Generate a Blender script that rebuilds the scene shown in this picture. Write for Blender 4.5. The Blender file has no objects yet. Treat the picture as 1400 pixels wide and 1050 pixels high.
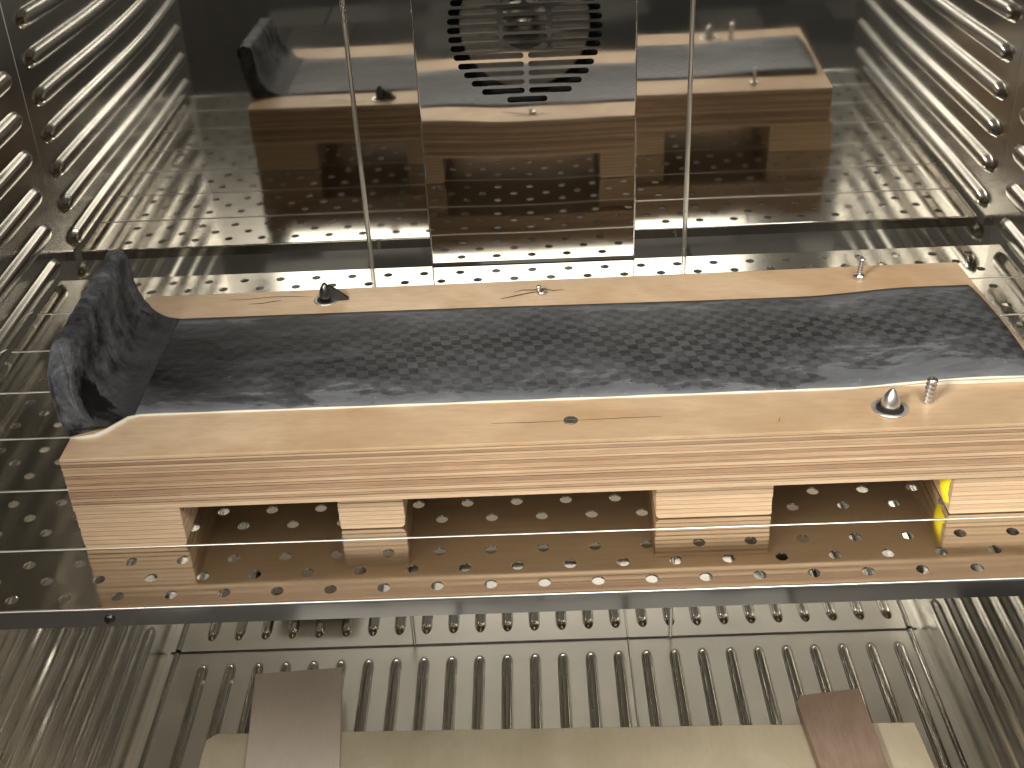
import bpy, bmesh, math, random
from mathutils import Matrix, Vector
from mathutils.geometry import tessellate_polygon

random.seed(7)
scene = bpy.context.scene
COL = scene.collection
PI = math.pi
R = math.radians

# ------------------------------------------------------------------ camera
cam_d = bpy.data.cameras.new("camera")
cam_d.sensor_fit = 'HORIZONTAL'
cam_d.sensor_width = 36.0
cam_d.lens = 42.84
cam_d.clip_start = 0.02
cam_d.clip_end = 50
cam = bpy.data.objects.new("camera", cam_d)
COL.objects.link(cam)
rx = Vector((0.9991, -0.0032, -0.0415)); rz = Vector((0.0192, -0.8495, 0.5272))
rx.normalize(); rz.normalize(); ry = rz.cross(rx).normalized(); rx = ry.cross(rz)
m = Matrix.Identity(4)
for i in range(3):
    m[i][0], m[i][1], m[i][2] = rx[i], ry[i], rz[i]
m.translation = Vector((0.0047, -0.6802, 0.6044))
cam.matrix_world = m
cam_d.dof.use_dof = False
scene.camera = cam

# ------------------------------------------------------------------ world and lamps
world = bpy.data.worlds.new("World")
scene.world = world
world.use_nodes = True
bg = world.node_tree.nodes["Background"]
bg.inputs[0].default_value = (0.95, 0.90, 0.80, 1)
bg.inputs[1].default_value = 0.20

def area_lamp(name, loc, target, sx, sy, power, color):
    d = bpy.data.lights.new(name, 'AREA')
    d.shape = 'RECTANGLE'; d.size = sx; d.size_y = sy; d.energy = power; d.color = color
    o = bpy.data.objects.new(name, d); COL.objects.link(o)
    o.location = loc
    o.rotation_euler = (Vector(target) - Vector(loc)).to_track_quat('-Z', 'Y').to_euler()
    return o
# unseen lamps in front of the oven, placed to shape its light and reflections
area_lamp("unseen_lamp", (-0.1, -4.0, 2.27), (0.0, 0.3, 0.1), 2.5, 0.55, 21, (1.0, 0.955, 0.86))  # broad band shaped to reflect in the back strip of the shelf
area_lamp("unseen_lamp", (-1.25, -1.5, 1.45), (0.25, 0.1, 0.0), 0.5, 0.5, 70, (1.0, 0.955, 0.88))
area_lamp("unseen_lamp", (0.65, -1.6, 2.25), (0.3, 0.1, 0.0), 1.0, 0.5, 48, (1.0, 0.955, 0.88))  # overhead light added to brighten the wood

scene.view_settings.view_transform = 'Standard'
scene.view_settings.look = 'None'
scene.view_settings.exposure = 0.26
scene.view_settings.gamma = 1.0
scene.cycles.max_bounces = 14
scene.cycles.glossy_bounces = 10
scene.cycles.diffuse_bounces = 4
scene.cycles.sample_clamp_indirect = 6.0
scene.cycles.use_denoising = True
scene.cycles.caustics_reflective = True
scene.cycles.blur_glossy = 0.3

# ------------------------------------------------------------------ materials
def new_mat(name):
    mt = bpy.data.materials.new(name); mt.use_nodes = True
    nt = mt.node_tree
    return mt, nt, nt.nodes["Principled BSDF"]

def nd(nt, typ, **kw):
    n = nt.nodes.new(typ)
    for k, v in kw.items():
        if k.startswith('i_'):
            n.inputs[k[2:].replace('_', ' ')].default_value = v
        else:
            setattr(n, k, v)
    return n

def coords(nt, scale=(1, 1, 1), kind='Object'):
    tc = nd(nt, 'ShaderNodeTexCoord'); mp = nd(nt, 'ShaderNodeMapping')
    mp.inputs['Scale'].default_value = scale
    nt.links.new(tc.outputs[kind], mp.inputs['Vector'])
    return mp.outputs['Vector']

def noise(nt, vec, scale, detail=3, rough=0.5, dist=0.0):
    n = nd(nt, 'ShaderNodeTexNoise')
    n.inputs['Scale'].default_value = scale; n.inputs['Detail'].default_value = detail
    n.inputs['Roughness'].default_value = rough; n.inputs['Distortion'].default_value = dist
    nt.links.new(vec, n.inputs['Vector'])
    return n.outputs['Fac']

def ramp(nt, fac, stops):
    r_ = nd(nt, 'ShaderNodeValToRGB')
    el = r_.color_ramp.elements
    while len(el) < len(stops): el.new(0.5)
    for e, (p, c) in zip(el, stops):
        e.position = p
        e.color = (c, c, c, 1) if isinstance(c, (int, float)) else (*c, 1)
    nt.links.new(fac, r_.inputs['Fac'])
    return r_.outputs['Color']

def mixc(nt, fac, a, b, mode='MIX'):
    n = nd(nt, 'ShaderNodeMix'); n.data_type = 'RGBA'; n.blend_type = mode
    for sock, v in ((n.inputs[0], fac), (n.inputs[6], a), (n.inputs[7], b)):
        if isinstance(v, (int, float)): sock.default_value = v
        elif isinstance(v, tuple): sock.default_value = (*v, 1)
        else: nt.links.new(v, sock)
    return n.outputs[2]

def math_(nt, op, a, b=0.0, clamp=False):
    n = nd(nt, 'ShaderNodeMath'); n.operation = op; n.use_clamp = clamp
    for s, v in ((n.inputs[0], a), (n.inputs[1], b)):
        if isinstance(v, (int, float)): s.default_value = v
        else: nt.links.new(v, s)
    return n.outputs[0]

def bump(nt, bsdf, height, strength, dist):
    b = nd(nt, 'ShaderNodeBump'); b.inputs['Strength'].default_value = strength
    b.inputs['Distance'].default_value = dist
    nt.links.new(height, b.inputs['Height']); nt.links.new(b.outputs['Normal'], bsdf.inputs['Normal'])

def steel(name, base, r0, r1, wave=0.0, wscale=6.0, smear=(1, 1, 1), sscale=14):
    mt, nt, b = new_mat(name)
    b.inputs['Metallic'].default_value = 1.0
    v = coords(nt, smear)
    n1 = noise(nt, v, sscale, 6, 0.65)
    v2 = coords(nt)
    n2 = noise(nt, v2, 5, 4, 0.6, 0.5)
    rr = ramp(nt, n2, [(0.35, r0), (0.75, r1)])
    sm = ramp(nt, n1, [(0.3, 0.0), (0.8, (r1 - r0) * 0.8)])
    nt.links.new(math_(nt, 'ADD', rr, sm), b.inputs['Roughness'])
    c = mixc(nt, ramp(nt, n2, [(0.3, 0.0), (0.8, 1.0)]), tuple(base), tuple(x * 0.9 for x in base))
    nt.links.new(c, b.inputs['Base Color'])
    if wave > 0:
        n3 = noise(nt, v2, wscale, 1.5, 0.4)
        bump(nt, b, n3, 1.0, wave)
    return mt

STEEL = (0.63, 0.61, 0.565)
M_wall = steel("wall_steel", STEEL, 0.16, 0.24, 0.0002, 5)
M_mirror = steel("polished_back_steel", STEEL, 0.015, 0.06, 0.0016, 2.6)
M_cover = steel("polished_cover_steel", (0.68, 0.66, 0.62), 0.02, 0.06, 0.0042, 3.6)
M_shelf = steel("shelf_steel", (0.66, 0.635, 0.585), 0.03, 0.12, 0.00018, 10)
M_lip = steel("lip_steel", (0.70, 0.69, 0.66), 0.03, 0.07, 0.0003, 9)
M_floor = steel("floor_steel", (0.86, 0.84, 0.79), 0.32, 0.40, 0.0002, 5)
M_floorrib = steel("floor_rib_steel", (0.68, 0.66, 0.61), 0.05, 0.09)
M_bright = steel("bright_steel", (0.76, 0.74, 0.70), 0.25, 0.35)

def plain(name, col, rough, metal=0.0, spec=0.5):
    mt, nt, b = new_mat(name)
    n = noise(nt, coords(nt), 60, 4)
    c = mixc(nt, ramp(nt, n, [(0.3, 0.0), (0.7, 1.0)]), tuple(x * 0.85 for x in col), col)
    nt.links.new(c, b.inputs['Base Color'])
    b.inputs['Roughness'].default_value = rough; b.inputs['Metallic'].default_value = metal
    b.inputs['Specular IOR Level'].default_value = spec
    return mt
M_dark = plain("dark_cavity", (0.010, 0.009, 0.008), 0.8)
M_fan = plain("fan_metal", (0.22, 0.20, 0.17), 0.4, 0.8)
M_pin = plain("pin_metal", (0.80, 0.79, 0.77), 0.32, 1.0)
M_zinc = plain("zinc_metal", (0.72, 0.74, 0.76), 0.25, 1.0)
M_darkpin = plain("blackened_metal", (0.10, 0.10, 0.10), 0.25, 0.9)
M_shadow = plain("shadow_black", (0.012, 0.012, 0.012), 0.6)  # black for the modelled shadow of the dark pin
M_alu = plain("bush_aluminium", (0.78, 0.76, 0.72), 0.4, 0.9)
M_bead = plain("pale_resin", (0.68, 0.63, 0.52), 0.5)
M_yellow = plain("yellow_putty", (0.92, 0.74, 0.03), 0.45)
M_crack = plain("dark_split_wood", (0.09, 0.05, 0.025), 0.8)

def wood(name, light, dark, grain, rough=0.5, streak=1.0, blot=0.5, seedvar=0.18, fine=220):
    """grain: scale vector, small along the fibres"""
    mt, nt, b = new_mat(name)
    oi = nd(nt, 'ShaderNodeObjectInfo')
    tc = nd(nt, 'ShaderNodeTexCoord')
    add = nd(nt, 'ShaderNodeVectorMath'); add.operation = 'ADD'
    sc = nd(nt, 'ShaderNodeVectorMath'); sc.operation = 'SCALE'
    cmb = nd(nt, 'ShaderNodeCombineXYZ')
    for k in range(3): nt.links.new(oi.outputs['Random'], cmb.inputs[k])
    nt.links.new(cmb.outputs[0], sc.inputs[0]); sc.inputs['Scale'].default_value = 7.0
    nt.links.new(tc.outputs['Object'], add.inputs[0]); nt.links.new(sc.outputs[0], add.inputs[1])
    mp = nd(nt, 'ShaderNodeMapping'); mp.inputs['Scale'].default_value = grain
    nt.links.new(add.outputs[0], mp.inputs['Vector'])
    g = noise(nt, mp.outputs[0], fine, 5, 0.65, 0.3)
    mp2 = nd(nt, 'ShaderNodeMapping'); mp2.inputs['Scale'].default_value = tuple(max(0.12, x) if x < 1 else x * 0.35 for x in grain)
    nt.links.new(add.outputs[0], mp2.inputs['Vector'])
    f = noise(nt, mp2.outputs[0], 16, 3, 0.55, 2.2)
    mid = tuple(0.55 * a + 0.45 * c for a, c in zip(light, dark))
    c1 = ramp(nt, f, [(0.28, dark), (0.47, mid), (0.62, light)])
    c2 = mixc(nt, ramp(nt, g, [(0.42, 0.0), (0.72, 0.55 * streak)]), c1, tuple(x * 0.55 for x in dark))
    n3 = noise(nt, tc.outputs['Object'], 9, 4, 0.6)
    c3 = mixc(nt, math_(nt, 'MULTIPLY', ramp(nt, n3, [(0.45, 0.0), (0.75, 1.0)]), blot), c2, tuple(x * 0.8 for x in mid))
    hs = nd(nt, 'ShaderNodeHueSaturation')
    val = math_(nt, 'ADD', math_(nt, 'MULTIPLY', oi.outputs['Random'], 2 * seedvar), 1.0 - seedvar)
    nt.links.new(val, hs.inputs['Value']); nt.links.new(c3, hs.inputs['Color'])
    nt.links.new(hs.outputs[0], b.inputs['Base Color'])
    b.inputs['Roughness'].default_value = rough
    bump(nt, b, g, 0.25, 0.0006)
    return mt
M_top = wood("birch_face_veneer", (0.56, 0.415, 0.275), (0.40, 0.25, 0.13), (0.22, 1.0, 1.0), 0.38, 0.5, 0.9, 0.0)
M_ply_light = wood("long_grain_ply", (0.55, 0.405, 0.265), (0.42, 0.29, 0.175), (0.02, 1, 1), 0.6, 0.9, 0.4, 0.14, 800)
M_ply_dark = wood("end_grain_ply", (0.43, 0.285, 0.175), (0.29, 0.175, 0.10), (0.05, 1, 1), 0.65, 1.0, 0.5, 0.2, 700)
M_glue = wood("glue_line", (0.19, 0.10, 0.055), (0.09, 0.048, 0.025), (0.03, 1, 1), 0.7, 0.9, 0.5, 0.3, 500)
M_board = wood("poplar_board", (0.57, 0.50, 0.37), (0.48, 0.405, 0.28), (1, 0.25, 1), 0.55, 0.25, 0.6, 0.0)
M_plank_pink = wood("beige_plank", (0.62, 0.535, 0.46), (0.57, 0.485, 0.41), (1, 0.15, 1), 0.6, 0.25, 0.3, 0.0)
M_plank_red = wood("reddish_plank", (0.34, 0.245, 0.185), (0.22, 0.145, 0.10), (1, 0.14, 1), 0.6, 0.6, 0.4, 0.0)

def carbon():
    mt, nt, b = new_mat("carbon_weave")
    tc = nd(nt, 'ShaderNodeTexCoord')
    # woven squares, about 11 mm, a little skewed and drifting
    vw = noise(nt, tc.outputs['Object'], 6, 2)
    sep = nd(nt, 'ShaderNodeSeparateXYZ'); nt.links.new(tc.outputs['Object'], sep.inputs[0])
    wob = math_(nt, 'MULTIPLY', math_(nt, 'SUBTRACT', vw, 0.5), 0.012)
    u_ = math_(nt, 'ADD', math_(nt, 'ADD', sep.outputs['X'], math_(nt, 'MULTIPLY', sep.outputs['Y'], 0.18)), wob)
    v_ = math_(nt, 'ADD', math_(nt, 'ADD', sep.outputs['Y'], math_(nt, 'MULTIPLY', sep.outputs['X'], -0.05)), wob)
    cb = nd(nt, 'ShaderNodeCombineXYZ')
    nt.links.new(u_, cb.inputs[0]); nt.links.new(v_, cb.inputs[1]); cb.inputs[2].default_value = 0.00013
    ch = nd(nt, 'ShaderNodeTexChecker'); ch.inputs['Scale'].default_value = 118.0
    nt.links.new(cb.outputs[0], ch.inputs['Vector'])
    # every square its own tone
    sn = nd(nt, 'ShaderNodeVectorMath'); sn.operation = 'SNAP'; sn.inputs[1].default_value = (1 / 118, 1 / 118, 1)
    nt.links.new(cb.outputs[0], sn.inputs[0])
    wn = nd(nt, 'ShaderNodeTexWhiteNoise'); nt.links.new(sn.outputs[0], wn.inputs['Vector'])
    tone = ramp(nt, wn.outputs['Value'], [(0.0, 0.75), (1.0, 1.2)])
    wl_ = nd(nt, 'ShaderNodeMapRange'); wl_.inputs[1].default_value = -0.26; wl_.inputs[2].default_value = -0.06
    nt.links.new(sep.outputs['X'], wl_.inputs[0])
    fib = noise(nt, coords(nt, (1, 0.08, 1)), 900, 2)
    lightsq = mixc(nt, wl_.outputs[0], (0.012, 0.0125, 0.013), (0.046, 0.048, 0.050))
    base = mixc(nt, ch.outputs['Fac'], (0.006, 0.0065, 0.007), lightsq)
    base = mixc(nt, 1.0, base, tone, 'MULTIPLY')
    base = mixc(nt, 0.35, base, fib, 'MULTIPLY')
    # film of release dust: streaky patches, heavier towards the edges and over the upturned end
    s1 = noise(nt, coords(nt, (0.35, 1, 1)), 18, 8, 0.72, 0.5)
    s2 = noise(nt, coords(nt, (0.5, 1.4, 1)), 40, 5, 0.65, 1.0)
    fl_ = noise(nt, coords(nt, (1, 1, 1)), 130, 4, 0.7)
    yy = math_(nt, 'SUBTRACT', sep.outputs['Y'], 0.205)
    edge = math_(nt, 'MULTIPLY', math_(nt, 'MULTIPLY', yy, yy), 60.0, True)          # 0 mid, ~.4 edges
    left = nd(nt, 'ShaderNodeMapRange'); left.inputs[1].default_value = 0.096; left.inputs[2].default_value = 0.122
    nt.links.new(sep.outputs['Z'], left.inputs[0])
    right = nd(nt, 'ShaderNodeMapRange'); right.inputs[1].default_value = 0.18; right.inputs[2].default_value = 0.36
    nt.links.new(sep.outputs['X'], right.inputs[0])
    a = math_(nt, 'ADD', edge, math_(nt, 'MULTIPLY', left.outputs[0], 0.16))
    seam = nd(nt, 'ShaderNodeMapRange'); seam.inputs[1].default_value = -0.24; seam.inputs[2].default_value = -0.315
    nt.links.new(sep.outputs['X'], seam.inputs[0])
    a = math_(nt, 'ADD', a, math_(nt, 'MULTIPLY', right.outputs[0], 0.10))
    a = math_(nt, 'ADD', a, math_(nt, 'MULTIPLY', s1, 1.0))
    a = math_(nt, 'ADD', a, math_(nt, 'MULTIPLY', s2, 0.45))
    film = ramp(nt, a, [(0.56, 0.0), (0.82, 0.22), (1.08, 0.52), (1.50, 0.88)])
    # bare patch in the corner of the upturned end
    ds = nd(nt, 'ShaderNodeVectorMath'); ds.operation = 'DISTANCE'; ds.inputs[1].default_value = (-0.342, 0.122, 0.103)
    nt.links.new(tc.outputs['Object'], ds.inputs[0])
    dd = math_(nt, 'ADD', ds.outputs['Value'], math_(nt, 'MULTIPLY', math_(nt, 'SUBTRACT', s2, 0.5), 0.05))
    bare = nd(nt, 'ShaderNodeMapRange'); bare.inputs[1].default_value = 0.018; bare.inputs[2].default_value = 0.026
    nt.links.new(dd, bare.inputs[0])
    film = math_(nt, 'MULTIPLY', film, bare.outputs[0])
    filmc = mixc(nt, s2, (0.035, 0.0375, 0.043), (0.20, 0.208, 0.225))
    filmc = mixc(nt, math_(nt, 'MULTIPLY', ramp(nt, fl_, [(0.66, 0.0), (0.74, 1.0)]), math_(nt, 'MULTIPLY', edge, 2.5, True)), filmc, (0.30, 0.31, 0.33))
    col = mixc(nt, film, base, filmc)
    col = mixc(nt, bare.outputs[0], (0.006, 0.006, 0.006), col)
    nt.links.new(col, b.inputs['Base Color'])
    nt.links.new(ramp(nt, film, [(0.0, 0.32), (0.8, 0.52)]), b.inputs['Roughness'])
    b.inputs['Specular IOR Level'].default_value = 0.28
    bump(nt, b, math_(nt, 'ADD', s2, math_(nt, 'MULTIPLY', fl_, 0.25)), 0.6, 0.002)
    return mt
M_carbon = carbon()
def dusty_carbon():
    """the upturned end: matt, sanded and dusty, the weave hardly shows"""
    mt, nt, b = new_mat("sanded_carbon")
    tc = nd(nt, 'ShaderNodeTexCoord')
    n1 = noise(nt, coords(nt, (1, 1, 1)), 38, 8, 0.70, 0.3)
    n2 = noise(nt, coords(nt), 150, 5, 0.7)
    n3 = noise(nt, coords(nt, (1, 0.5, 0.5)), 62, 5, 0.6, 0.5)
    a = math_(nt, 'ADD', math_(nt, 'MULTIPLY', n1, 0.75), math_(nt, 'MULTIPLY', n2, 0.25))
    col = ramp(nt, a, [(0.38, (0.013, 0.0135, 0.015)), (0.46, (0.038, 0.0395, 0.044)), (0.54, (0.075, 0.078, 0.086)), (0.64, (0.14, 0.145, 0.158))])
    col = mixc(nt, ramp(nt, n3, [(0.33, 1.0), (0.39, 0.0)]), col, (0.009, 0.009, 0.010))
    col = mixc(nt, ramp(nt, n3, [(0.665, 0.0), (0.69, 0.7)]), col, (0.30, 0.31, 0.33))
    sp = nd(nt, 'ShaderNodeSeparateXYZ'); nt.links.new(tc.outputs['Object'], sp.inputs[0])
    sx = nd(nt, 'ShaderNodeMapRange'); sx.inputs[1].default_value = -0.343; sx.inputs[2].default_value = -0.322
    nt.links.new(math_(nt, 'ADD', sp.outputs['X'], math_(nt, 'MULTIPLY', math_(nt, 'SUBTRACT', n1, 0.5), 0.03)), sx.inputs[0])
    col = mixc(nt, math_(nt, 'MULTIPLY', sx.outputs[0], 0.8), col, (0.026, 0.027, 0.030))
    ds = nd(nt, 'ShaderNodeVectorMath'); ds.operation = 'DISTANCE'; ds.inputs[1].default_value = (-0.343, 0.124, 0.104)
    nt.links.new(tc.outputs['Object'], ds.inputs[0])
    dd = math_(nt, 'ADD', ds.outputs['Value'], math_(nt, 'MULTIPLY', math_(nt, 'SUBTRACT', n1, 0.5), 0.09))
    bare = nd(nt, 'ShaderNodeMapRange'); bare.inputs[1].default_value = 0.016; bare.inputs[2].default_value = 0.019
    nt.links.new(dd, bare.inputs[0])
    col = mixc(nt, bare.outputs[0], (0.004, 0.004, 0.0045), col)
    nt.links.new(col, b.inputs['Base Color'])
    nt.links.new(ramp(nt, bare.outputs[0], [(0.0, 0.35), (1.0, 0.6)]), b.inputs['Roughness'])
    b.inputs['Specular IOR Level'].default_value = 0.25
    bump(nt, b, math_(nt, 'ADD', n1, math_(nt, 'MULTIPLY', n2, 0.5)), 0.6, 0.0016)
    return mt
M_plate = dusty_carbon()

# ------------------------------------------------------------------ mesh helpers
def link_mesh(name, verts, faces, mat, parent=None, smooth=False, mats=None, fm=None):
    me = bpy.data.meshes.new(name)
    me.from_pydata([tuple(v) for v in verts], [], faces)
    if mats:
        for q_ in mats: me.materials.append(q_)
        for p_, k in zip(me.polygons, fm): p_.material_index = k
    else:
        me.materials.append(mat)
    bm = bmesh.new(); bm.from_mesh(me)
    bmesh.ops.recalc_face_normals(bm, faces=bm.faces)
    bm.to_mesh(me); bm.free()
    if smooth:
        for p_ in me.polygons: p_.use_smooth = True
    o = bpy.data.objects.new(name, me); COL.objects.link(o)
    if parent: o.parent = parent
    return o

def bevel_mesh(o, width, seg=2, angle=0.6):
    bm = bmesh.new(); bm.from_mesh(o.data)
    ed = [e for e in bm.edges if len(e.link_faces) == 2 and e.calc_face_angle() > angle]
    bmesh.ops.bevel(bm, geom=ed, offset=width, segments=seg, affect='EDGES', profile=0.6)
    bm.to_mesh(o.data); bm.free()

def copy_of(src, name, parent, loc=(0, 0, 0), rot=(0, 0, 0)):
    o = src.copy(); COL.objects.link(o); o.parent = parent; o.location = loc; o.rotation_euler = rot
    return o

def thing(name, label, cat, loc=(0, 0, 0), group=None):
    o = bpy.data.objects.new(name, None); COL.objects.link(o); o.location = loc
    o.empty_display_size = 0.02
    return tag(o, label, cat, group)

def tag(o, label, cat, group=None):
    o['label'] = label; o['category'] = cat
    if group: o['group'] = group
    return o

def structure(o):
    o['kind'] = 'structure'; return o

def box_vf(x0, x1, y0, y1, z0, z1):
    v = [(x, y, z) for z in (z0, z1) for y in (y0, y1) for x in (x0, x1)]
    f = [(0, 2, 3, 1), (4, 5, 7, 6), (0, 1, 5, 4), (2, 6, 7, 3), (0, 4, 6, 2), (1, 3, 7, 5)]
    return v, f

def box(name, x0, x1, y0, y1, z0, z1, mat, parent=None, bev=0.0, seg=2):
    o = link_mesh(name, *box_vf(x0, x1, y0, y1, z0, z1), mat, parent)
    if bev: bevel_mesh(o, bev, seg)
    return o

def sheet(name, p0, du, dv, nu, nv, mat, parent=None, fn=None):
    """a grid sheet p0 + u*du + v*dv, displaced by fn(u, v)"""
    p0, du, dv = Vector(p0), Vector(du), Vector(dv)
    vs = []; fs = []
    for j in range(nv + 1):
        for i in range(nu + 1):
            p = p0 + du * (i / nu) + dv * (j / nv)
            if fn: p += fn(i / nu, j / nv)
            vs.append(p)
    for j in range(nv):
        for i in range(nu):
            a = j * (nu + 1) + i
            fs.append((a, a + 1, a + nu + 2, a + nu + 1))
    return link_mesh(name, vs, fs, mat, parent, smooth=True)

def lathe(name, prof, mat, parent=None, n=20, smooth=True, loc=(0, 0, 0)):
    vs = []; fs = []
    for r_, z in prof:
        for k in range(n):
            a = 2 * PI * k / n; vs.append((r_ * math.cos(a), r_ * math.sin(a), z))
    for j in range(len(prof) - 1):
        for k in range(n):
            fs.append((j * n + k, j * n + (k + 1) % n, (j + 1) * n + (k + 1) % n, (j + 1) * n + k))
    fs.append(tuple(range(n - 1, -1, -1))); fs.append(tuple((len(prof) - 1) * n + k for k in range(n)))
    o = link_mesh(name, vs, fs, mat, parent, smooth=smooth); o.location = loc
    return o

def tube(name, pts, radii, mat, parent=None, n=8, squash=1.0):
    vs = []; fs = []
    P = [Vector(p) for p in pts]
    for i, p in enumerate(P):
        t = (P[min(i + 1, len(P) - 1)] - P[max(i - 1, 0)]).normalized()
        s = t.cross(Vector((0, 0, 1))).normalized(); u = s.cross(t)
        for k in range(n):
            a = 2 * PI * k / n
            vs.append(p + (s * math.cos(a) + u * math.sin(a) * squash) * radii[i])
    for i in range(len(P) - 1):
        for k in range(n):
            fs.append((i * n + k, i * n + (k + 1) % n, (i + 1) * n + (k + 1) % n, (i + 1) * n + k))
    fs.append(tuple(range(n))); fs.append(tuple((len(P) - 1) * n + k for k in range(n)))
    return link_mesh(name, vs, fs, mat, parent, smooth=True)

def rib_mesh(length, w, h):
    """pressed rib along +Y on the plane z = 0, swelling to +Z"""
    rings = [(1.0, 0.0), (0.94, 0.09), (0.84, 0.36), (0.73, 0.66), (0.60, 0.87), (0.42, 0.97), (0.14, 1.0)]
    seg = 9; vs = []; fs = []; TE = 2.3
    n = 2 * (seg + 1)
    for d, hz in rings:
        r_ = w * d
        for k in range(seg + 1):
            a = PI * k / seg
            vs.append((r_ * math.cos(a), length - TE * w + TE * r_ * math.sin(a), h * hz))
        for k in range(seg + 1):
            a = PI + PI * k / seg
            vs.append((r_ * math.cos(a), TE * w + TE * r_ * math.sin(a), h * hz))
    for j in range(len(rings) - 1):
        for k in range(n):
            fs.append((j * n + k, j * n + (k + 1) % n, (j + 1) * n + (k + 1) % n, (j + 1) * n + k))
    fs.append(tuple((len(rings) - 1) * n + k for k in range(n)))
    return vs, fs

# ------------------------------------------------------------------ the chamber
HW, YB, YF, ZF, ZT = 0.530, 0.5888, -0.055, -0.612, 0.588
floor = structure(sheet("chamber_floor", (-HW, YF, ZF), (2 * HW, 0, 0), (0, YB - YF, 0), 24, 14, M_floor))
ceiling = structure(sheet("chamber_ceiling", (-HW, YF, ZT), (2 * HW, 0, 0), (0, YB - YF, 0), 4, 4, M_wall))
def bow(u, v):
    # the thin back sheet bows slightly between its fastenings
    x = abs(-HW + 2 * HW * u); z = ZF + (ZT - ZF) * v
    t = min(1.0, max(0.0, (x - 0.34) / 0.18)); w = t * t * (3 - 2 * t)
    return Vector((0, 0.045 * max(0.0, z - 0.06) ** 2 * w, 0))
back = structure(sheet("back_wall", (-HW, YB, ZF), (2 * HW, 0, 0), (0, 0, ZT - ZF), 60, 60, M_mirror, None, bow))
wl = structure(sheet("wall_left", (-HW, YF, ZF), (0, YB - YF, 0), (0, 0, ZT - ZF), 14, 24, M_wall))
wr = structure(sheet("wall_right", (HW, YF, ZF), (0, YB - YF, 0), (0, 0, ZT - ZF), 14, 24, M_wall))

# workshop floor in front of the oven and the open oven door, both seen in the polished steel
def patchy_floor():
    mt, nt, b = new_mat("workshop_floor_patches")
    br = nd(nt, 'ShaderNodeTexBrick')  # tile tones made up to give the lip patchy reflections
    br.inputs['Color1'].default_value = (0.035, 0.033, 0.030, 1); br.inputs['Color2'].default_value = (0.55, 0.53, 0.50, 1)
    br.inputs['Mortar'].default_value = (0.03, 0.03, 0.03, 1); br.inputs['Scale'].default_value = 1.0
    br.inputs['Brick Width'].default_value = 0.42; br.inputs['Row Height'].default_value = 0.42; br.inputs['Mortar Size'].default_value = 0.008
    br.inputs['Bias'].default_value = -0.15
    nt.links.new(coords(nt), br.inputs['Vector'])
    n = noise(nt, coords(nt), 3, 4)
    nt.links.new(mixc(nt, 0.6, br.outputs['Color'], n, 'MULTIPLY'), b.inputs['Base Color'])
    b.inputs['Roughness'].default_value = 0.5
    return mt
M_roomfloor = patchy_floor()
structure(sheet("workshop_floor", (-6, -9, -1.5), (12, 0, 0), (0, 8.9, 0), 2, 2, M_roomfloor))
M_door = steel("door_steel", (0.22, 0.21, 0.19), 0.25, 0.35)
door = box("oven_door", -0.70, -0.62, -1.15, -0.075, -0.66, 0.63, M_door, None, 0.006)
tag(door, "open steel oven door swung out beside the left wall of the chamber", "oven door")

# pressed ribs: each a piece of the sheet it is pressed into
rv, rf = rib_mesh(0.596, 0.0108, 0.0076)
rib = None
PITCH = 0.0427
for wall, sgn in ((wl, 1), (wr, -1)):
    for k in range(-13, 14):
        z = 0.0165 + PITCH * k + (0.004 if sgn < 0 else 0.0)
        if z < ZF + 0.02 or z > ZT - 0.02: continue
        if rib is None:
            o = rib = link_mesh("rib", rv, rf, M_wall, wall, smooth=True)
        else:
            o = copy_of(rib, "rib", wall)
        o.location = (-sgn * HW, -0.03, z)
        o.rotation_euler = (0, R(90) * sgn, 0)
fv, ff = rib_mesh(0.595, 0.0080, 0.0055)
frib = None
for k in range(26):
    x = -0.4735 + 0.03866 * k
    if frib is None:
        o = frib = link_mesh("rib", fv, ff, M_floorrib, floor, smooth=True)
    else:
        o = copy_of(frib, "rib", floor)
    o.location = (x, -0.028, ZF)

# seams of the back sheet
def ridge(name, p0, p1, w, h, up, mat, parent, n=6):
    p0, p1, up = Vector(p0), Vector(p1), Vector(up)
    s = (p1 - p0).normalized().cross(up).normalized()
    vs = []; fs = []
    for p in (p0, p1):
        for k in range(n + 1):
            a = PI * k / n
            vs.append(p + s * w * math.cos(a) + up * h * math.sin(a))
    for k in range(n): fs.append((k, k + 1, n + 2 + k, n + 1 + k))
    return link_mesh(name, vs, fs, mat, parent, smooth=True)
for x in (-0.179, 0.181):
    ridge("wall_seam", (x, YB + 0.001, ZF + 0.004), (x, YB + 0.001, ZT), 0.0028, 0.0042, (0, -1, 0), M_bright, back)
for x in (0.122,):
    ridge("floor_seam", (x, 0.0, ZF - 0.0005), (x, YB - 0.002, ZF - 0.0005), 0.0020, 0.0022, (0, 0, 1), M_bright, floor)
for x in (-0.5165, 0.5165):
    ridge("edge_fold", (x, YF + 0.01, ZF - 0.0005), (x, YB - 0.003, ZF - 0.0005), 0.0045, 0.0045, (0, 0, 1), M_floorrib, floor)
box("floor_joint", -HW + 0.004, HW - 0.004, YB - 0.0016, YB - 0.0009, ZF + 0.0004, ZF + 0.0010, M_dark, floor)

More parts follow.
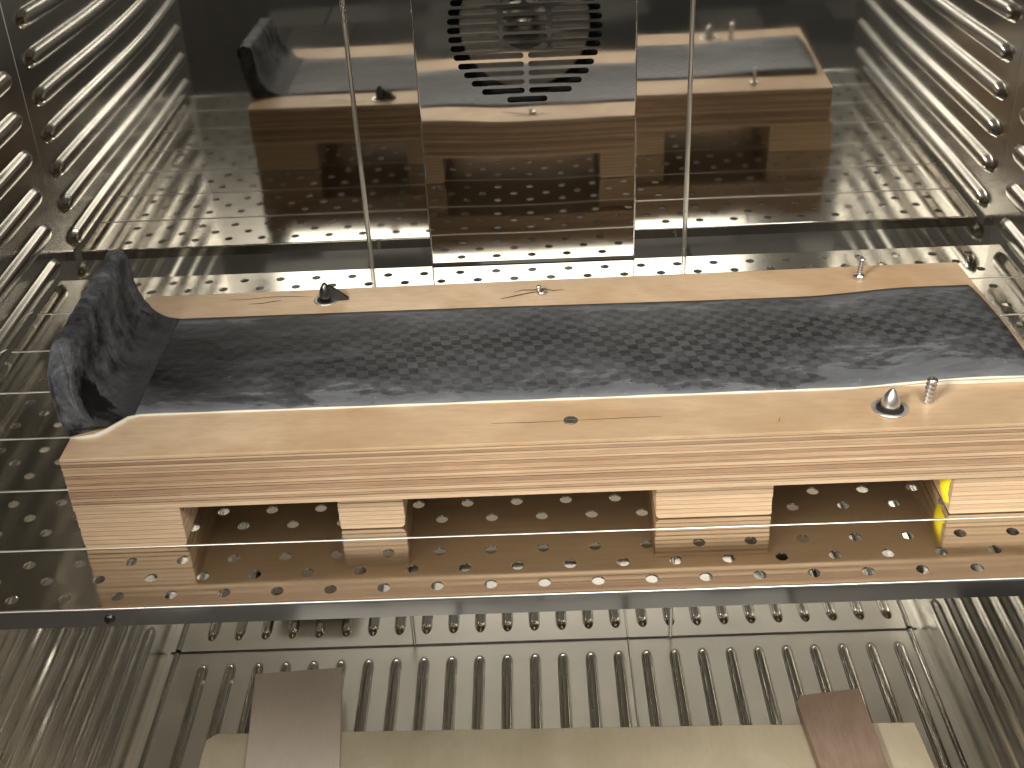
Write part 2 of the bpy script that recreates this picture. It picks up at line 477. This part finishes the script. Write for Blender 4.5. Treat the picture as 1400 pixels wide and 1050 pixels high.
# ------------------------------------------------------------------ fan cover with slotted grille
CX, CZ, CY = 0.0072, 0.2610, 0.5520
cover = thing("fan_cover", "polished steel cover panel with round slotted grille on the back wall", "oven panel", (CX, YB, 0.0))
def P3(x, y, z): return (x - CX, y - YB, z)
slots = []
SP, SH = 0.0092, 0.0031
for k in range(-8, 9):
    z = CZ + k * SP
    hw = 0.0785 * math.sqrt(max(0.0, 1 - (k * SP / 0.0800) ** 2))
    if abs(k) == 8: slots.append((CX - 0.021, CX + 0.021, z))
    elif abs(k) >= 3:
        hw = max(hw, 0.044)
        slots += [(CX - hw, CX - 0.0022, z), (CX + 0.0022, CX + hw, z)]
    else:
        slots += [(CX - hw, CX - 0.0262, z), (CX - 0.0225, CX + 0.0225, z), (CX + 0.0262, CX + hw, z)]
X0, X1, ZB, ZTP = -0.1045, 0.1190, 0.003, 0.52
outer = [Vector((X0, 0, ZB)), Vector((X1, 0, ZB)), Vector((X1, 0, ZTP)), Vector((X0, 0, ZTP))]
loops = [outer]
for a, b_, z in slots:
    h = []
    for k in range(7):
        t = PI / 2 + PI * k / 6; h.append(Vector((a + SH + SH * math.cos(t), 0, z + SH * math.sin(t))))
    for k in range(7):
        t = -PI / 2 + PI * k / 6; h.append(Vector((b_ - SH + SH * math.cos(t), 0, z + SH * math.sin(t))))
    loops.append(h)
tris = tessellate_polygon([[Vector((p.x, p.z, 0)) for p in l] for l in loops])
flat = [p for l in loops for p in l]
vs = [P3(p.x, CY, p.z) for p in flat]; n0 = len(vs)
vs += [P3(p.x, CY + 0.0018, p.z) for p in flat]
fs = [tuple(t) for t in tris]
i = 4
for l in loops[1:]:
    n = len(l)
    for k in range(n): fs.append((i + k, i + (k + 1) % n, n0 + i + (k + 1) % n, n0 + i + k))
    i += n
link_mesh("grille_plate", vs, fs, M_cover, cover)
def cover_side(sgn, x):
    r_ = 0.002; vs = []; fs = []
    pr = [(x + sgn * r_, YB)] + [(x + sgn * r_ * math.sin(a), CY + r_ * (1 - math.cos(a))) for a in [PI / 2 * (6 - k) / 6 for k in range(7)]]
    for z in (ZB, ZTP):
        for px, py in pr: vs.append(P3(px, py, z))
    n = len(pr)
    for k in range(n - 1): fs.append((k, k + 1, n + k + 1, n + k))
    return link_mesh("side_flange", vs, fs, M_cover, cover, smooth=True)
cover_side(-1, X0); cover_side(1, X1)
link_mesh("bottom_flange", [P3(X0, CY, ZB - 0.0002), P3(X1, CY, ZB - 0.0002), P3(X1, YB, ZB - 0.0002), P3(X0, YB, ZB - 0.0002)], [(0, 1, 2, 3)], M_cover, cover)

# fan behind the grille
cavity = lathe("cavity_shade", [(0.095, 0), (0.095, 0.004)], M_dark, None, 32, False, (CX, YB - 0.0002, CZ))  # flat black disc painting the shade behind the fan
cavity.rotation_euler = (R(90), 0, 0)
tag(cavity, "black disc for the shade seen through the slots of the grille", "fan housing")
fan = thing("ventilator", "grey fan wheel with hub and blades behind the slotted grille", "fan", (CX, YB - 0.012, CZ))
fan.rotation_euler = (R(90), 0, 0)
lathe("hub", [(0.030, -0.004), (0.030, 0.004), (0.024, 0.008), (0.010, 0.010), (0.010, 0.014), (0.001, 0.0145)], M_fan, fan, 24)
bl = None
for k in range(14):
    a = 2 * PI * k / 14
    if bl is None:
        bl = box("blade", 0.030, 0.064, -0.004, 0.004, -0.0015, 0.0015, M_fan, fan); o = bl
    else: o = copy_of(bl, "blade", fan)
    o.rotation_euler = (R(28), 0, a)
lathe("rim", [(0.066, -0.004), (0.068, -0.004), (0.068, 0.006), (0.066, 0.006)], M_fan, fan, 32)

# ------------------------------------------------------------------ perforated shelf
shelf = thing("perforated_shelf", "polished perforated steel shelf carrying the plywood mould", "oven shelf", (0, 0, 0))
HX, SY1 = 0.5255, 0.5495
HR, PP, RR = 0.0048, 0.04, 0.02
angs = []
ca = math.degrees(math.atan(0.5))
for q0 in (0, 180):
    angs += [q0 + a for a in (0, ca / 2, ca, 42, 58, 74, 90, 106, 122, 138, 180 - ca, 180 - ca / 2)]
V = []; F = []; FM = []
def quad(x0, x1, y0, y1):
    b0 = len(V)
    V.extend([(x0, y0, 0), (x1, y0, 0), (x1, y1, 0), (x0, y1, 0)]); F.append((b0, b0 + 1, b0 + 2, b0 + 3))
    V.extend([(x0, y0, -.0015), (x1, y0, -.0015), (x1, y1, -.0015), (x0, y1, -.0015)]); F.append((b0 + 7, b0 + 6, b0 + 5, b0 + 4))
def holecell(cx, cy):
    b0 = len(V); n = len(angs)
    for z in (0.0, -0.0015):
        for a in angs:
            c, s = math.cos(R(a)), math.sin(R(a))
            k = min((PP / 2) / abs(c) if abs(c) > 1e-6 else 9, (RR / 2) / abs(s) if abs(s) > 1e-6 else 9)
            V.append((cx + k * c, cy + k * s, z))
        for a in angs:
            V.append((cx + HR * math.cos(R(a)), cy + HR * math.sin(R(a)), z))
    for k in range(n):
        k2 = (k + 1) % n
        F.append((b0 + k, b0 + k2, b0 + n + k2, b0 + n + k))
        F.append((b0 + 2 * n + k2, b0 + 2 * n + k, b0 + 3 * n + k, b0 + 3 * n + k2))
        F.append((b0 + n + k, b0 + n + k2, b0 + 3 * n + k2, b0 + 3 * n + k))
quad(-HX, HX, 0.0, 0.0125 - RR / 2)
quad(-HX, HX, 0.0125 + 26.5 * RR, SY1)
crease_y = []
for k in range(27):
    y = 0.0125 + RR * k
    if k % 4 == 3:
        quad(-HX, HX, y - RR / 2, y + RR / 2); crease_y.append(y - 0.002); continue
    off = 0.006 if k % 2 == 0 else 0.026
    xs = [off + PP * n for n in range(-12, 13)]
    xs = [x for x in xs if -0.49 < x < 0.49]
    for x in xs: holecell(x, y)
    quad(-HX, xs[0] - PP / 2, y - RR / 2, y + RR / 2); quad(xs[-1] + PP / 2, HX, y - RR / 2, y + RR / 2)
me = bpy.data.meshes.new("shelf_plate"); me.from_pydata(V, [], F); me.materials.append(M_shelf)
o = bpy.data.objects.new("shelf_plate", me); COL.objects.link(o); o.parent = shelf
for y in crease_y:
    ridge("crease", (-HX, y, 0), (HX, y, 0), 0.0011, 0.0007, (0, 0, 1), M_bright, shelf, 5)
# folded front lip (rounded top edge) and the lower back lip
def lip(name, y, sgn, h, mat):
    r_ = 0.0016; pr = []
    for k in range(6):
        a = PI / 2 * k / 5
        pr.append((y + sgn * r_ * math.sin(a), -r_ * (1 - math.cos(a))))
    pr += [(y + sgn * r_, -h), (y + sgn * (r_ - 0.0012), -h), (y + sgn * (r_ - 0.0012), -0.002)]
    vs = []; fs = []
    for x in (-HX, HX):
        for py, pz in pr: vs.append((x, py, pz))
    n = len(pr)
    for k in range(n - 1): fs.append((k, k + 1, n + k + 1, n + k))
    return link_mesh(name, vs, fs, mat, shelf, smooth=False)
fl = lip("front_lip", 0.0, -1, 0.0165, M_lip)
lip("back_lip", SY1, 1, 0.0125, M_lip)
ridge("lip_edge", (-HX, -0.0004, -0.0006), (HX, -0.0004, -0.0006), 0.0013, 0.0013, (0, -0.6, 0.8), M_bright, shelf, 5)
for x, z in ((-0.318, -0.0095),):
    rv_ = lathe("rivet", [(0.0042, 0), (0.0040, 0.0012), (0.0025, 0.0020), (0.0005, 0.0022)], M_darkpin, shelf, 14)
    rv_.location = (x, -0.0016, z); rv_.rotation_euler = (R(90), 0, 0)

# ------------------------------------------------------------------ plywood mould
TOP = 0.088
mould = thing("plywood_mould", "long block of layered birch plywood on four feet on the perforated shelf", "wooden mould", (0.0, 0.2, 0.0))
def block_outline(dy=0.0, dx=0.0):
    return [(-0.355 - dx, 0.068 - dy), (0.411 + dx, 0.0705 - dy), (0.399 + dx, 0.3375 + dy), (-0.355 - dx, 0.330 + dy)]
def slab(name, outline, z0, z1, mat, parent, bev=0.0):
    n = len(outline)
    vs = [(x, y - 0.2, z0) for x, y in outline] + [(x, y - 0.2, z1) for x, y in outline]
    fs = [tuple(range(n - 1, -1, -1)), tuple(range(n, 2 * n))] + [(k, (k + 1) % n, n + (k + 1) % n, n + k) for k in range(n)]
    o = link_mesh(name, vs, fs, mat, parent)
    if bev: bevel_mesh(o, bev, 2)
    return o
z = TOP
slab("face_veneer", block_outline(0.0001), z - 0.0030, z, M_top, mould, 0.0008)
z -= 0.0030
thick = [0.0013, 0.0026, 0.0016, 0.0030, 0.0017, 0.0024, 0.0040, 0.0016, 0.0028, 0.0015, 0.0033, 0.0018, 0.0027, 0.0016, 0.0030, 0.0015, 0.0022, 0.0019]
k = 0
while z > 0.0445:
    t = thick[k % len(thick)]
    t = min(t, z - 0.0440)
    g = random.choice([0.0004, 0.0005, 0.0008, 0.0011])
    slab("glue_line", block_outline(-0.0014, -0.0014), z - g, z, M_glue, mould)
    mat = M_ply_dark if k % 2 else M_ply_light
    if k in (6, 10): mat = M_ply_dark
    slab("ply", block_outline(random.uniform(-0.0004, 0.0003), random.uniform(-0.0003, 0.0003)), z - g - t, z - g, mat, mould, 0.0003)
    z -= g + t; k += 1
slab("glue_line", block_outline(-0.001, -0.001), z - 0.0004, z, M_glue, mould); z -= 0.0004
slab("ply", block_outline(0.0004, 0.0), 0.0392, z, M_ply_light, mould, 0.0004)
BASE = 0.0390

# feet: beams across the mould, rounded lower corners, ply layers as grooves
def foot(x0, x1, y0, y1, rl, rr_):
    zt, layers = BASE, 9
    def half(zz, left):
        r_ = rl if left else rr_
        if zz >= r_: return 0.0
        return r_ - math.sqrt(max(0.0, r_ * r_ - (r_ - zz) ** 2))
    rows = []
    zz = 0.0006
    lt = (zt - zz) / layers
    for j in range(layers):
        jit = random.uniform(-0.0003, 0.0003)
        for f_, ins in ((0.0, 0.0008), (0.08, 0.0), (0.30, 0.0), (0.62, 0.0), (0.88, 0.0), (0.93, 0.0008), (1.0, 0.0008)):
            rows.append((zz + lt * (j + f_), ins + jit))
    vs = []; fs = []; fm = []
    for zv, ins in rows:
        a, b_ = x0 + half(zv, True) + ins, x1 - half(zv, False) - ins
        vs += [(a, y0 + ins - 0.2, zv), (b_, y0 + ins - 0.2, zv), (b_, y1 - ins - 0.2, zv), (a, y1 - ins - 0.2, zv)]
    for j in range(len(rows) - 1):
        lay, ph = divmod(j, 7)
        mi = 2 if ph in (0, 5, 6) else (0 if lay % 2 == 0 else 1)
        for k_ in range(4):
            fs.append((j * 4 + k_, j * 4 + (k_ + 1) % 4, j * 4 + 4 + (k_ + 1) % 4, j * 4 + 4 + k_)); fm.append(mi)
    fs.append((3, 2, 1, 0)); fm.append(0)
    n = (len(rows) - 1) * 4; fs.append((n, n + 1, n + 2, n + 3)); fm.append(0)
    return link_mesh("foot", vs, fs, None, mould, mats=[M_ply_light, M_ply_light2, M_glue_soft], fm=fm)
M_ply_light2 = wood("mid_ply", (0.52, 0.375, 0.24), (0.40, 0.27, 0.16), (0.02, 1, 1), 0.6, 0.9, 0.4, 0.08, 800)
M_glue_soft = wood("soft_glue_line", (0.27, 0.165, 0.095), (0.19, 0.11, 0.06), (0.1, 1, 1), 0.7, 0.6, 0.5, 0.05)
foot(-0.3545, -0.2735, 0.0690, 0.327, 0.001, 0.005)
foot(-0.1540, -0.1025, 0.0830, 0.322, 0.003, 0.006)
foot(0.0960, 0.1870, 0.0830, 0.322, 0.006, 0.003)
foot(0.3240, 0.4060, 0.0760, 0.330, 0.004, 0.003)

# splits in the face veneer beside the fixings
def split(pts, w, parent=mould):
    vs = []; fs = []
    n = len(pts)
    for i_, (x, y) in enumerate(pts):
        ww = w * math.sin(PI * (i_ + 0.35) / (n - 0.3)) + 0.0001
        for s in (-1, 1):
            vs.append((x, y - 0.2 + s * ww, TOP + 0.00025)); 
    for s in (-1, 1): pass
    for i_ in range(n - 1): fs.append((2 * i_, 2 * i_ + 2, 2 * i_ + 3, 2 * i_ + 1))
    return link_mesh("split", vs, fs, M_crack, parent)
split([(-0.024, 0.2985), (-0.010, 0.3035), (0.004, 0.3085), (0.012, 0.3100)], 0.0010)
split([(-0.012, 0.3105), (-0.004, 0.3140), (0.010, 0.3135), (0.016, 0.3150), (0.024, 0.3110), (0.034, 0.3120)], 0.0010)
split([(-0.255, 0.3070), (-0.243, 0.3075), (-0.233, 0.3105), (-0.226, 0.3120)], 0.0007)
split([(-0.275, 0.3165), (-0.255, 0.3170), (-0.235, 0.3195), (-0.215, 0.3190), (-0.196, 0.3160)], 0.0005)
split([(0.1865, 0.0835), (0.1880, 0.0870), (0.1885, 0.0900)], 0.0007)
split([(-0.03, 0.0955), (0.0, 0.0950), (0.024, 0.0955)], 0.0003)
split([(0.037, 0.0955), (0.07, 0.0965), (0.10, 0.0968)], 0.0003)

# ------------------------------------------------------------------ carbon wing with upturned end
wing = thing("carbon_wing", "dusty black woven carbon fibre wing with an upturned left end plate", "carbon wing", (0, 0, 0))
def sm(a, b_, x):
    t = min(1, max(0, (x - a) / (b_ - a))); return t * t * (3 - 2 * t)
def zbase(x): return 0.0890 + 0.0050 * sm(0.24, 0.345, x)
def yfront(x):
    y = 0.1255 + 0.0015 * (x + 0.31) / 0.7
    return y
def yback(x): return 0.2825 - 0.003 * sm(-0.1, 0.2, x) + 0.001 * sm(0.25, 0.34, x)
def wing_z(x, v):
    fade = sm(-0.312, -0.22, x)
    return zbase(x) + 0.0052 * (math.sin(PI * min(1, max(0, v))) ** 0.75) * (0.35 + 0.65 * fade)
NX, NY = 90, 18
vs = []; fs = []
XW0, XW1 = -0.312, 0.3905
for i_ in range(NX + 1):
    x = XW0 + (XW1 - XW0) * i_ / NX
    for j in range(NY + 1):
        v = j / NY
        xe = x + (0.006 * (1 - v) if i_ == NX else 0)
        vs.append((xe, yfront(x) + (yback(x) - yfront(x)) * v, wing_z(x, v)))
for i_ in range(NX):
    for j in range(NY):
        a = i_ * (NY + 1) + j
        fs.append((a, a + NY + 1, a + NY + 2, a + 1))
# skirts down to the mould
def skirt(idx):
    b0 = len(vs)
    for a in idx: vs.append((vs[a][0], vs[a][1], TOP + 0.0002))
    for k_ in range(len(idx) - 1): fs.append((idx[k_], idx[k_ + 1], b0 + k_ + 1, b0 + k_))
skirt([i_ * (NY + 1) for i_ in range(NX + 1)])
skirt([i_ * (NY + 1) + NY for i_ in range(NX + 1)])
skirt([NX * (NY + 1) + j for j in range(NY + 1)])
fmi = [1 if NX * NY <= q_ < NX * NY + NX else 0 for q_ in range(len(fs))]
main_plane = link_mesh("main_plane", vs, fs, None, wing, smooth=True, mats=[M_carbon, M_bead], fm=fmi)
me = main_plane.data
for p_ in me.polygons:
    if abs(p_.normal.z) < 0.3: p_.use_smooth = False

# end plate: closed section (outer face, top, inner face with fillet) swept from front to back
inner = [(-0.3505, 0.1560), (-0.3478, 0.1500), (-0.3466, 0.1380), (-0.3460, 0.1270), (-0.3445, 0.1170), (-0.3410, 0.1075), (-0.3355, 0.0992), (-0.3285, 0.0936), (-0.3205, 0.0905), (-0.3120, 0.0893)]
outer_ = [(-0.3120, TOP + 0.0002), (-0.3560, TOP + 0.0002), (-0.3590, 0.0960), (-0.3620, 0.1120), (-0.3645, 0.1280), (-0.3665, 0.1420), (-0.3668, 0.1510), (-0.3640, 0.1560), (-0.3580, 0.1580)]
def finer(pl, m):
    out = []
    for a, b_ in zip(pl, pl[1:]):
        for q_ in range(m): out.append((a[0] + (b_[0] - a[0]) * q_ / m, a[1] + (b_[1] - a[1]) * q_ / m))
    out.append(pl[-1]); return out
from mathutils import noise as mnoise
inner = finer(inner, 2); outer_ = [outer_[0]] + finer(outer_[1:], 3)
sec = inner + outer_
def yf_sec(x, z):
    zs = [(0.088, 0.098), (0.105, 0.0985), (0.1215, 0.101), (0.135, 0.109), (0.143, 0.118), (0.149, 0.130), (0.158, 0.142)]
    y = zs[-1][1]
    for (z0, y0), (z1, y1) in zip(zs, zs[1:]):
        if z <= z1:
            y = y0 + (y1 - y0) * max(0, (z - z0) / (z1 - z0)); break
    plan = 0.098 + 0.0275 * sm(-0.338, -0.312, x) if z < 0.1 else 0
    return max(y, plan)
NV = 48
vs = []; fs = []
n = len(sec); NI = len(inner)
for j in range(NV + 1):
    v = j / NV
    vr = 0.0 if v < 1e-6 else v
    for k_, (x, z) in enumerate(sec):
        zz = TOP + (z - TOP) * (1 - 0.06 * (1 - v)) if z > 0.1 else z
        y0 = yf_sec(x, zz); y1 = 0.2865 - 0.004 * sm(-0.345, -0.312, x)
        y = y0 + (y1 - y0) * v
        if z < 0.1 and k_ < NI:
            zz = z + (wing_z(-0.312, v) - zbase(-0.312)) * sm(-0.345, -0.312, x) - 0.0003
        nv = mnoise.noise_vector(Vector((x * 70, y * 70, zz * 70))) * 0.0011 + mnoise.noise_vector(Vector((x * 190, y * 190, zz * 190))) * 0.0005
        calm = sm(-0.312, -0.328, x) if False else 1.0 - sm(-0.332, -0.314, x)
        if zz < TOP + 0.001: calm = 0.0
        vs.append((x + nv.x * calm, y + nv.y * calm * 0.8, zz + nv.z * calm))
for j in range(NV):
    for k_ in range(n):
        a = j * n + k_; b_ = j * n + (k_ + 1) % n
        fs.append((a, a + n, b_ + n, b_))
fs.append(tuple(range(n))); fs.append(tuple(NV * n + k_ for k_ in range(n - 1, -1, -1)))
end_plate = link_mesh("end_plate", vs, fs, M_plate, wing, smooth=False)
bm = bmesh.new(); bm.from_mesh(end_plate.data)
ed = [e for e in bm.edges if any(len(f.verts) > 6 for f in e.link_faces) and max(v_.co.z for v_ in e.verts) > 0.0905]
bmesh.ops.bevel(bm, geom=ed, offset=0.0016, segments=3, affect='EDGES', profile=0.5)
bm.to_mesh(end_plate.data); bm.free()
for p_ in end_plate.data.polygons:
    p_.use_smooth = len(p_.vertices) < 6

# pale bead of resin along the front edge
pts = [(-0.3545, 0.0955, 0.0885), (-0.345, 0.0955, 0.0887), (-0.336, 0.0970, 0.0888), (-0.329, 0.1025, 0.0888), (-0.322, 0.1120, 0.0888), (-0.316, 0.1205, 0.0888), (-0.308, 0.1240, 0.0888)]
rad = [0.0012, 0.0018, 0.0022, 0.0023, 0.0021, 0.0018, 0.0012]
for i_ in range(1, 41):
    x = -0.308 + (0.394 + 0.308) * i_ / 40
    pts.append((x, yfront(x) - 0.0004, zbase(x) - 0.0006)); rad.append(0.0010 + 0.0003 * math.sin(i_ * 1.7))
tube("resin_bead", pts, rad, M_bead, wing, 8)

# ------------------------------------------------------------------ pins and screws in the mould
p1 = thing("locating_pin", "bright pointed steel pin in a pale bush at the front right of the mould", "locating pin", (0.2735, 0.0965, TOP), "pointed pins in the mould")
lathe("bush", [(0.0138, 0.0001), (0.0136, 0.0011), (0.0112, 0.0013), (0.0104, 0.0003)], M_alu, p1, 28)
lathe("recess_shade", [(0.0103, 0.0004), (0.0103, 0.0008)], M_dark, p1, 24, False)  # black disc painting the shade of an uncut hole
lathe("pin", [(0.0070, 0.0008), (0.0072, 0.0050), (0.0066, 0.0082), (0.0052, 0.0120), (0.0030, 0.0155), (0.0012, 0.0176), (0.0002, 0.0182)], M_pin, p1, 24)
p2 = thing("locating_pin", "dark pointed pin with a black wedge for its shadow, at the back left of the mould", "locating pin", (-0.1838, 0.3095, TOP), "pointed pins in the mould")
lathe("bush", [(0.0115, 0.0001), (0.0112, 0.0009), (0.0092, 0.0010), (0.0086, 0.0003)], M_alu, p2, 24)
lathe("recess_shade", [(0.0085, 0.0004), (0.0085, 0.0008)], M_dark, p2, 20, False)  # same painted shade around the dark pin
lathe("pin", [(0.0058, 0.0006), (0.0060, 0.0050), (0.0055, 0.0090), (0.0042, 0.0130), (0.0022, 0.0165), (0.0003, 0.0182)], M_darkpin, p2, 20)
link_mesh("shadow_wedge", [(0.004, -0.004, 0.0005), (0.021, -0.002, 0.0006), (0.020, 0.004, 0.0006), (0.004, 0.005, 0.0005), (0.003, -0.002, 0.0150), (0.013, -0.001, 0.0090), (0.012, 0.002, 0.0090), (0.003, 0.003, 0.0150)],
          [(3, 2, 1, 0), (4, 5, 6, 7), (0, 1, 5, 4), (1, 2, 6, 5), (2, 3, 7, 6), (3, 0, 4, 7)], M_shadow, p2)  # solid black wedge modelling the cast shadow of the pin
def screw(label, x, y, r_, h, turns, collar, mat=M_zinc, tilt=(0, 0, 0)):
    t = thing("screw", label, "screw", (x, y, TOP), "screws in the mould")
    r_ *= 0.92
    prof = [(r_ * 0.8, 0.0)]
    for k_ in range(turns):
        z0 = h * k_ / turns
        prof += [(r_, z0 + h / turns * 0.35), (r_, z0 + h / turns * 0.55), (r_ * 0.74, z0 + h / turns * 0.9)]
    prof += [(r_ * 0.6, h), (r_ * 0.15, h + 0.0004)]
    s = lathe("shank", prof, mat, t, 14); s.rotation_euler = tilt
    if collar:
        lathe("collar", [(collar, 0.0002), (collar, 0.0032), (collar * 0.8, 0.0042), (r_, 0.0044)], mat, t, 6, False)
    return t
screw("thick whitish threaded stud standing right of the bright front pin", 0.3035, 0.1035, 0.0046, 0.0215, 6, 0, M_bright, (0, R(5), 0))
screw("thin upright zinc screw with a collar at the back right of the mould", 0.3020, 0.3120, 0.0026, 0.0205, 8, 0.0052, M_zinc, (0, R(6), 0))
s3 = thing("screw", "short silver screw sunk in split veneer at the middle of the back strip", "screw", (0.0135, 0.3065, TOP), "screws in the mould")
lathe("head", [(0.0044, 0.0001), (0.0042, 0.0022), (0.0030, 0.0030), (0.0018, 0.0020), (0.0003, 0.0018)], M_bright, s3, 12)
lathe("tip", [(0.0020, 0.0010), (0.0022, 0.0060), (0.0010, 0.0075)], M_bright, s3, 8).location = (-0.0025, 0.002, 0)
s4 = thing("screw", "flat grey screw head flush with the middle of the front strip", "screw", (0.0305, 0.0958, TOP), "screws in the mould")
lathe("head", [(0.0056, 0.0001), (0.0054, 0.0006), (0.0036, 0.0008), (0.0030, 0.0004), (0.0005, 0.0004)], M_fan, s4, 14)
link_mesh("slot", [(-0.0036, -0.0006, 0.0010), (0.0036, -0.0006, 0.0010), (0.0036, 0.0006, 0.0010), (-0.0036, 0.0006, 0.0010)], [(0, 1, 2, 3)], M_bright, s4)

# yellow putty on the side of the right foot
yv = []; yf = []
ny, nz = 6, 6
for i_ in range(ny + 1):
    for j in range(nz + 1):
        a, b_ = i_ / ny, j / nz
        y = 0.0775 + 0.019 * a + 0.014 * (1 - b_) * b_ + 0.003 * b_
        z_ = 0.008 + 0.030 * b_ - 0.006 * a
        w = math.sin(PI * (0.08 + 0.84 * a)) * math.sin(PI * (0.12 + 0.8 * b_))
        yv.append((0.3240 - 0.0002 - 0.0045 * w + 0.0012, y + 0.0015 * math.sin(5 * b_), z_))
for i_ in range(ny):
    for j in range(nz):
        a = i_ * (nz + 1) + j; yf.append((a, a + nz + 1, a + nz + 2, a + 1))
yo = link_mesh("yellow_putty", yv, yf, M_yellow, None, smooth=True)
tag(yo, "smear of yellow putty on the inner side of the right foot", "putty")

# ------------------------------------------------------------------ boards lying on the chamber floor
ZR = ZF + 0.0048
def flat_board(name, outline, z0, z1, mat, label, cat, bev=0.0012, tilt=None):
    cx = sum(p[0] for p in outline) / len(outline); cy = sum(p[1] for p in outline) / len(outline)
    n = len(outline)
    vs = [(x - cx, y - cy, 0) for x, y in outline] + [(x - cx, y - cy, z1 - z0) for x, y in outline]
    fs = [tuple(range(n - 1, -1, -1)), tuple(range(n, 2 * n))] + [(k_, (k_ + 1) % n, n + (k_ + 1) % n, n + k_) for k_ in range(n)]
    o = link_mesh(name, vs, fs, mat); bevel_mesh(o, bev, 2)
    o.location = (cx, cy, z0)
    return tag(o, label, cat)
flat_board("board", [(-0.438, 0.10), (0.484, 0.10), (0.4675, 0.401), (-0.422, 0.4185), (-0.4345, 0.4080)], ZR + 0.0003, ZR + 0.0160, M_board,
           "wide pale board lying across the ribbed chamber floor", "board")
flat_board("plank", [(-0.350, 0.12), (-0.232, 0.12), (-0.2700, 0.5150), (-0.3860, 0.5080)], ZR + 0.0164, ZR + 0.0310, M_plank_pink,
           "pinkish beige plank lying over the left side of the pale board", "plank")
flat_board("plank", [(0.345, 0.12), (0.418, 0.12), (0.4080, 0.4460), (0.3975, 0.4465), (0.3300, 0.4380), (0.3235, 0.4260)], ZR + 0.0164, ZR + 0.0310, M_plank_red,
           "reddish brown plank lying over the right side of the pale board", "plank")
